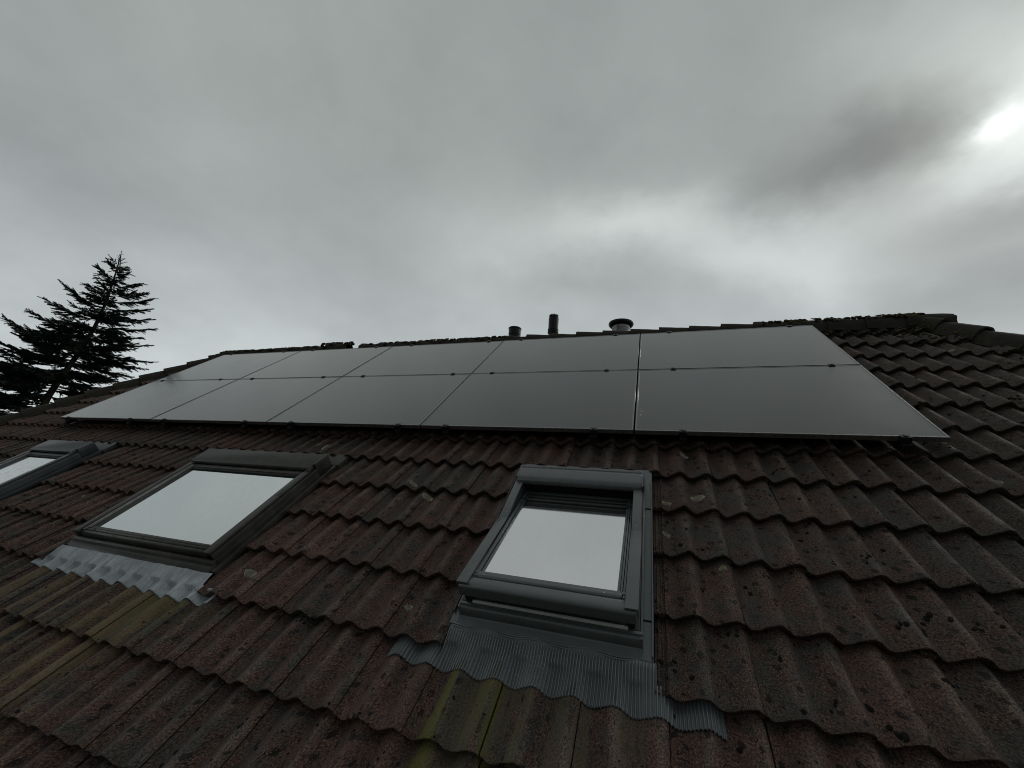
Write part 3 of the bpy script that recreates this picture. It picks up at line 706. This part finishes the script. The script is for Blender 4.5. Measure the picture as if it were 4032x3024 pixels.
# -- closed older ones
def closed(x0, x1, body, hoodm, glass, label, apron):
    y0, y1 = -1.450, -.450
    b = MB(); ring(b, x0, x1, y0, y1, .055, -.215, -.064)
    s = tag(b.build('skylight', body, house, bevel=.003), label); s.matrix_basis = HM @ ROOF
    h = MB(); h.extr([(-.452, -.064), (-.632, -.064), (-.634, -.044), (-.630, -.036), (-.625, -.033), (-.456, -.024), (-.452, -.028)], x0 + .004, x1 - .018); h.build('hood', hoodm, s, bevel=.0015, seg=1)
    part('hood_end', body, s, .0015, (x1 - .016, x1 + .004, -.590, -.446, -.130, -.026), (x1 - .03, x1 - .006, -.655, -.600, -.050, -.038))
    for a, c in ((x0 + .002, x0 + .050), (x1 - .050, x1 - .002)):
        part('cover_strip', body, s, .002, (a, c, -.945, -.634, -.062, -.047)); part('cover_strip', body, s, .002, (a, c, -1.470, -.9465, -.062, -.0445))
    for q in ((x1 + .001, x1 + .016, -1.470, -.60, -.135, -.062), (x0 - .014, x0 - .001, -1.468, -.46, -.135, -.062), (x1 + .0165, x1 + .022, -1.472, -.60, -.135, -.098)): part('side_cladding', body, s, .002, q)
    b = MB(); ring(b, x0 + .054, x1 - .054, -1.442, -.64, .036, -.12, -.062); b.build('sash', body, s, bevel=.002)
    part('edge_trim', M_CHROME, s, .0015, (x0 + .056, x0 + .066, -1.445, -.66, -.0615, -.052), (x0 + .072, x0 + .078, -1.42, -.66, -.0615, -.057))
    part('edge_trim', M_CHROME, s, .001, (x1 - .060, x1 - .0565, -1.43, -.66, -.0615, -.052))
    part('top_recess', M_SEAL, s, 0, (x0 + .088, x1 - .088, -.70, -.64, -.0755, -.066))
    q = MB(); q.box(x0 + .080, x1 - .062, -1.405, -.645, -.0820, -.0765); q.build('pane', glass, s)
    b = MB(); ring(b, x0 + .081, x1 - .063, -1.404, -.646, .014, -.105, -.0825); b.build('spacer', M_CHROME, s)
    q = MB(); q.box(x0 + .080, x1 - .062, -1.405, -.645, -.1100, -.1055); q.build('pane', M_GLI, s)
    b = MB(); ring(b, x0 + .055, x1 - .055, -1.44, -.60, .06, -.200, -.1205); b.build('inner_sash', M_PAINT, s, bevel=.004)
    for i, (a, c, z) in enumerate(((-1.422, -1.406, -.059), (-1.440, -1.424, -.056), (-1.462, -1.442, -.060))):
        q = MB(); q.extr([(a, -.10), (a - .001, z - .006), (a + .004, z), (c - .003, z + .002), (c, z - .004), (c, -.10)], x0 + .056, x1 - .052); q.build('bottom_rail', body, s, bevel=.001, seg=1)
    part('drain_slot', M_SEAL, s, 0, *[(xx, xx + .014, -1.436, -1.428, -.0565, -.0545) for xx in (x0 + .16, (x0 + x1) / 2, x1 - .17)])
    g_ = MB()
    for i in range(70):
        xx = random.uniform(x0 + .09, x1 - .08); lump(g_, (xx, -1.4045 + random.uniform(0, .010), -.0765), random.uniform(.006, .02), random.uniform(.002, .006), .0012, i * .5, False)
    tag(g_.build('grime_line', M_DIRT, s, smooth=True), kind='stuff')
    g_ = MB(); pts = [(-1.463, -.10), (-1.478, -.094), (-1.492, -.100), (-1.500, -.118), (-1.535, -.126), (-1.535, ZT), (-1.463, ZT)]
    g_.extr(pts, x0 - .012, x1 + .022); g_.build('bottom_flashing', body, s, bevel=.0015, seg=1)
    part('side_flashing', body, s, .0015, (x0 - .055, x0 - .015, -1.52, -.42, -.165, -.128), (x1 + .023, x1 + .052, -1.52, -.42, -.165, -.128), (x0 - .05, x1 + .075, -.449, -.30, -.170, -.124))
    b_ = MB(); 
    for i in range(46):
        if random.random() < .7:
            xx = random.uniform(x0 + .06, x1 - .03); yy = random.choice((-1.431, -1.452, -1.485)); lump(b_, (xx, yy, -.058 if yy > -1.46 else -.096), random.uniform(.003, .009), .0025, .001, i, False)
    tag(b_.build('dirt_specks', M_WHITE if False else simple('pale_dirt', (.20, .20, .18), .9, .2, var=.3), s, smooth=True), kind='stuff')
    obj('apron', apron_mesh(apron[0], apron[1], -1.532, -1.690, -.1265, 0.0, 260, 18, x0, edge=.022, mid=(x0 - .07, x1 + .065)), M_LEAD, s)
    shaft(s, x0, x1, y0, y1, .10)
    return s
closed(3.28, 4.62, M_BROWN, M_BROWN, M_GLB, 'wide closed roof window with weathered frame and pale lead apron', (3.165, 4.845))
closed(.775, 1.555, M_STEEL, M_STEEL, M_GLC, 'grey closed roof window cut off by the left picture edge', (.66, 1.78))

# ------------------------------------------------------------------ vents behind the ridge
M_VENT = simple('black_plastic', (.007, .0075, .008), .5, .4, var=.3, scale=12)
M_ZINC = simple('dull_white_metal', (.52, .52, .50), .5, .5, metal=.3, scale=9, c2=(.22, .22, .21))
def vent(name, u, v, Yw, prof, mt, label, topz_at=True):
    d = ray(u, v); s = (Yw - CAM.y) / d.y; p = CAM + d * s
    b = MB(); b.lathe(prof, 36); o = b.build(name, mt, house, smooth=True); o.matrix_basis = HM @ Matrix.Translation(p); o['label'] = label; return o, p
Yv = RX.y + .35
vent('vent_pipe', 2028, 1293, Yv, [(.085, -.9), (.085, -.115), (.092, -.112), (.092, -.020), (.099, -.016), (.099, -.004), (.094, .0)], M_VENT, 'short black vent cap, leftmost of the three behind the ridge')
o, p = vent('flue_pipe', 2181, 1243, Yv, [(.066, -1.1), (.066, -.29), (.078, -.285), (.078, -.270), (.070, -.266), (.078, -.262), (.078, -.247), (.070, -.243), (.078, -.239), (.078, -.224), (.071, -.219), (.074, -.05), (.062, -.046), (.062, -.006), (.055, .0)], M_VENT, 'tall ribbed black flue pipe behind the ridge')
fl = MB()
for k in range(16):
    a = 2 * math.pi * k / 16; Q = Matrix.Rotation(a, 4, 'Z'); fl.box(.058, .068, -.005, .005, -.046, .004, Q)
o2 = fl.build('slotted_crown', M_VENT, o, bevel=.001, seg=1)
o, p = vent('vent_cowl', 2445, 1297, Yv, [(.118, -.75), (.118, -.01), (.122, -.008), (.122, .068), (.119, .07)], M_ZINC, 'wide round black-capped vent with a white collar behind the ridge')
b = MB(); b.lathe([(.124, .030), (.158, .048), (.170, .072), (.166, .090), (.10, .116), (.03, .124)], 40); b.build('cap', M_VENT, o, smooth=True)
b = MB(); b.box(-.119, -.1185 + .004, -.003, .003, -.1, .07, Matrix.Rotation(R(70), 4, 'Z')); b.build('seam', M_VENT, o)

# ------------------------------------------------------------------ fir tree beyond the left hip
M_BARK = simple('fir_bark', (.060, .055, .046), .95, .2, scale=14, bump=.02, bscale=20, c2=(.026, .024, .021))
M_NEED = simple('fir_needles', (.024, .044, .026), .6, .4, scale=2.5, c2=(.012, .024, .016))
BR = math.atan2(-.90, .39); hb = Vector((math.sin(BR), math.cos(BR), 0)); side = Vector((hb.y, -hb.x, 0)); DT = 17.0
def tp(u, v, off=0.0):                       # pixel -> point on the vertical plane through the trunk, facing the house
    d = ray(u, v); s = (DT + off) / (d.x * hb.x + d.y * hb.y); return CAM + d * s
tpx = [(128, 1680), (190, 1560), (245, 1480), (310, 1390), (372, 1290), (418, 1190), (448, 1100), (466, 1040), (476, 1000), (481, 986)]
trunk_pts = [tp(u, v) for u, v in tpx]
tb = trunk_pts[0].copy(); tb.z = -.05; tb += (trunk_pts[0] - trunk_pts[2]).normalized() * .0; tb.x -= .45
base0 = Vector((tb.x, tb.y, 0))
path = [tb, tb.lerp(trunk_pts[0], .5)] + trunk_pts
hts = [q.z for q in path]; H = path[-1].z
tr_ = empty('fir_tree', base0); tag(tr_, 'dark fir tree leaning behind the left hip of the roof', 'tree')
def trad(z): return max(.006, .15 * (1 - z / H) ** .85 + .004)
tm = MB(); tm.tube([q - base0 for q in path], [trad(max(0, q.z)) for q in path], 10)
def trunk_at(z):
    for a, b in zip(path, path[1:]):
        if a.z <= z <= b.z: return a.lerp(b, (z - a.z) / (b.z - a.z))
    return path[-1].copy()
nd = MB(); wood = MB()
def twig(p, d, L, up):
    """needle-clad shoot: three serrated blades round one axis"""
    d = d.normalized(); a = d.cross(up); a = a.normalized() if a.length > .01 else d.orthogonal(); b = a.cross(d)
    w = .027 + random.uniform(-.004, .008)
    for ang in (0, 1.05, 2.09):
        s_ = a * math.cos(ang) + b * math.sin(ang); n = 6; v_ = []; f_ = []
        for k in range(n):
            t0 = k / n; q = p + d * (L * t0); q1 = p + d * (L * (t0 + .55 / n)); tipw = w * (1.0 - .45 * t0) * random.uniform(.75, 1.2); qt = p + d * (L * min(1.03, t0 + 1.25 / n))
            i0 = len(v_); v_ += [q, q1, qt + s_ * tipw, qt - s_ * tipw]; f_ += [(i0, i0 + 1, i0 + 2), (i0 + 1, i0, i0 + 3)]
            i0 = len(v_); v_ += [q + d * (.5 * L / n), q1 + d * (.5 * L / n), qt + d * (.4 * L / n) + s_ * tipw * .8, qt + d * (.4 * L / n) - s_ * tipw * .8]; f_ += [(i0, i0 + 1, i0 + 2), (i0 + 1, i0, i0 + 3)]
        nd.add([x_ - base0 for x_ in v_], f_)
UPW = Vector((0, 0, 1))
def branch(p0, p1, sag, dens=1.0, spread=.34):
    L = (p1 - p0).length; n = max(4, int(L / .16)); pts = []
    wob = Vector((random.uniform(-1, 1), random.uniform(-1, 1), random.uniform(-.5, .5))) * .03 * L
    for i in range(n + 1):
        t = i / n; q = p0.lerp(p1, t); q = q + UPW * (-sag * L * math.sin(math.pi * t) ) + wob * math.sin(math.pi * t); pts.append(q)
    wood.tube([q - base0 for q in pts], [max(.004, .030 * (L / 2.2) * (1 - .85 * i / n)) for i in range(n + 1)], 5, False)
    ax = (p1 - p0).normalized(); lat = ax.cross(UPW).normalized()
    st = .22 * L if L > .6 else .05; s_ = st; k = 0
    while s_ < L:
        t = s_ / L; i = min(n - 1, int(t * n)); q = pts[i].lerp(pts[i + 1], t * n - i); loc = (pts[i + 1] - pts[i]).normalized()
        env = min(1.0, (1 - t) * 1.5 + .22) * min(1, .45 + t * 1.6)
        for sg in (-1, 1):
            ln = (spread * env * min(1, L / 1.2 + .25)) * random.uniform(.6, 1.15)
            dr = (loc * random.uniform(.75, 1.05) + lat * sg * random.uniform(.6, 1.0) + UPW * random.uniform(-.35, .30)).normalized()
            if random.random() < .08: continue
            twig(q, dr, ln, UPW)
            if ln > .16:
                for w_ in range(int(ln / .06)):
                    qq = q + dr * ln * random.uniform(.2, .9); d2 = (dr + lat * random.uniform(-1, 1) * .9 + loc * random.uniform(-.1, .8) + UPW * random.uniform(-.55, .15)).normalized()
                    twig(qq, d2, ln * random.uniform(.35, .6), UPW)
        if random.random() < .5: twig(q, (loc + UPW * random.uniform(-.9, .5)).normalized(), random.uniform(.08, .2), UPW)
        s_ += .065 / dens; k += 1
    twig(pts[-2], ax + UPW * .1, .2, UPW)
def at_px(v):                                 # trunk point at photo height v
    for (u0, v0), (u1, v1) in zip(tpx, tpx[1:]):
        if v1 <= v <= v0: t = (v - v0) / (v1 - v0); return tp(u0 + (u1 - u0) * t, v)
    return tp(*tpx[0])
SIL = [((382, 1042), 1105, .04), ((392, 1110), 1150, .02), ((238, 1108), 1215, .10), ((175, 1174), 1260, .10), ((101, 1217), 1310, .12), ((6, 1244), 1345, .14), ((60, 1300), 1375, .10), ((19, 1374), 1420, .06), ((-30, 1430), 1455, .06), ((-60, 1500), 1500, .05), ((30, 1470), 1490, .05), ((-40, 1560), 1560, .03),
       ((440, 1020), 1045, .0), ((425, 1026), 1060, .0), ((500, 1052), 1066, .0), ((511, 1074), 1098, .03), ((561, 1116), 1135, .05), ((582, 1156), 1165, .05), ((603, 1176), 1188, .05), ((603, 1216), 1218, .06), ((610, 1258), 1250, .06), ((620, 1295), 1282, .07), ((560, 1330), 1305, .07), ((599, 1360), 1335, .08), ((595, 1426), 1365, .06), ((578, 1454), 1392, .05), ((527, 1487), 1420, .04), ((450, 1500), 1450, .05), ((380, 1560), 1480, .04), ((350, 1530), 1500, .03),
       ((305, 1265), 1300, .0), ((375, 1165), 1205, .05), ((290, 1150), 1230, .08), ((150, 1290), 1365, .08)]
for (u, v), rv, sg in SIL:
    off = random.uniform(-.5, .5); p1 = tp(u, v, off); branch(at_px(rv), p1, sg * 1.0, 1.0)
for i in range(190):                           # branches towards and away from the viewer, and fill
    v = random.uniform(1060, 1640); p0 = at_px(v); hgt = (v - 1000) / 560
    rr_ = (.06 + 1.75 * min(1, hgt) ** .9) * random.uniform(.55, 1.0); a = random.uniform(0, 2 * math.pi)
    dr = side * math.cos(a) + hb * math.sin(a)
    if dr.dot(side) > 0: rr_ *= .85
    branch(p0, p0 + dr * rr_ + UPW * rr_ * random.uniform(-.15, .25), random.uniform(.02, .10), .85)
for i in range(18):                           # the dense skirt at the lower left
    v = random.uniform(1400, 1660); p0 = at_px(v); rr_ = random.uniform(.9, 2.1); dr = -side + hb * random.uniform(-.9, .9)
    branch(p0, p0 + dr.normalized() * rr_ + UPW * rr_ * random.uniform(-.12, .28), random.uniform(.03, .1), .9)
for i in range(60):                           # below the roof line
    z = random.uniform(.8, 6.0); p0 = trunk_at(z); a = random.uniform(0, 6.28); rr_ = random.uniform(1.2, 2.4)
    branch(p0, p0 + (side * math.cos(a) + hb * math.sin(a)) * rr_ + UPW * rr_ * random.uniform(-.3, .1), .06, .4)
for (u0, v0), (u1, v1) in (((470, 1070), (478, 990)), ((462, 1075), (470, 1000))):
    a, b = tp(u0, v0), tp(u1, v1); wood.tube([a - base0, b - base0], [.018, .005], 5)
    for k in range(7):
        q = a.lerp(b, .25 + .1 * k); s_ = random.choice((-1, 1)); wood.tube([q - base0, q + side * s_ * .06 + UPW * .03 - base0], [.006, .003], 4)
for (u, v, du, dv) in ((465, 1040, 35, 8), (462, 1052, -25, -6), (468, 1052, 32, 2), (462, 1062, -35, -8), (470, 1030, 22, 12)):
    a, b = tp(u, v), tp(u + du, v - dv); twig(a, b - a, (b - a).length, UPW)
tm.build('trunk', M_BARK, tr_, smooth=True); wood.build('branches', M_BARK, tr_, smooth=True); me = mesh('crown', nd.v, nd.f); obj('crown', me, M_NEED, tr_)

# ------------------------------------------------------------------ litter on the tiles
def scrap(name, u, v, pts, r, label):
    p = on_roof(u, v, -.12)
    for _ in range(4): p = on_roof(u, v, roof_z(p.x, p.y))
    b = MB(); b.tube([(x, y, roof_z(p.x + x, p.y + y) - roof_z(p.x, p.y) + .010 + z) for x, y, z in pts], r, 7); o = b.build(name, M_WHITE, None, smooth=True)
    o.matrix_world = ROOF @ Matrix.Translation((p.x, p.y, roof_z(p.x, p.y))); tag(o, label, 'scrap')
scrap('plastic_scrap', 2690, 1797, [(.028 * math.cos(a / 10) + .004 * math.sin(a), .016 * math.sin(a / 10), .004 * math.cos(a / 7)) for a in range(-22, 24)], .0028, 'curled white plastic scrap on the tiles below the panel array')
scrap('twig_scrap', 1275, 1752, [(.0, -.04, 0), (.004, -.01, .006), (.0, .03, .004), (-.004, .05, 0)], .005, 'pale straight scrap on the tiles above the wide skylight')
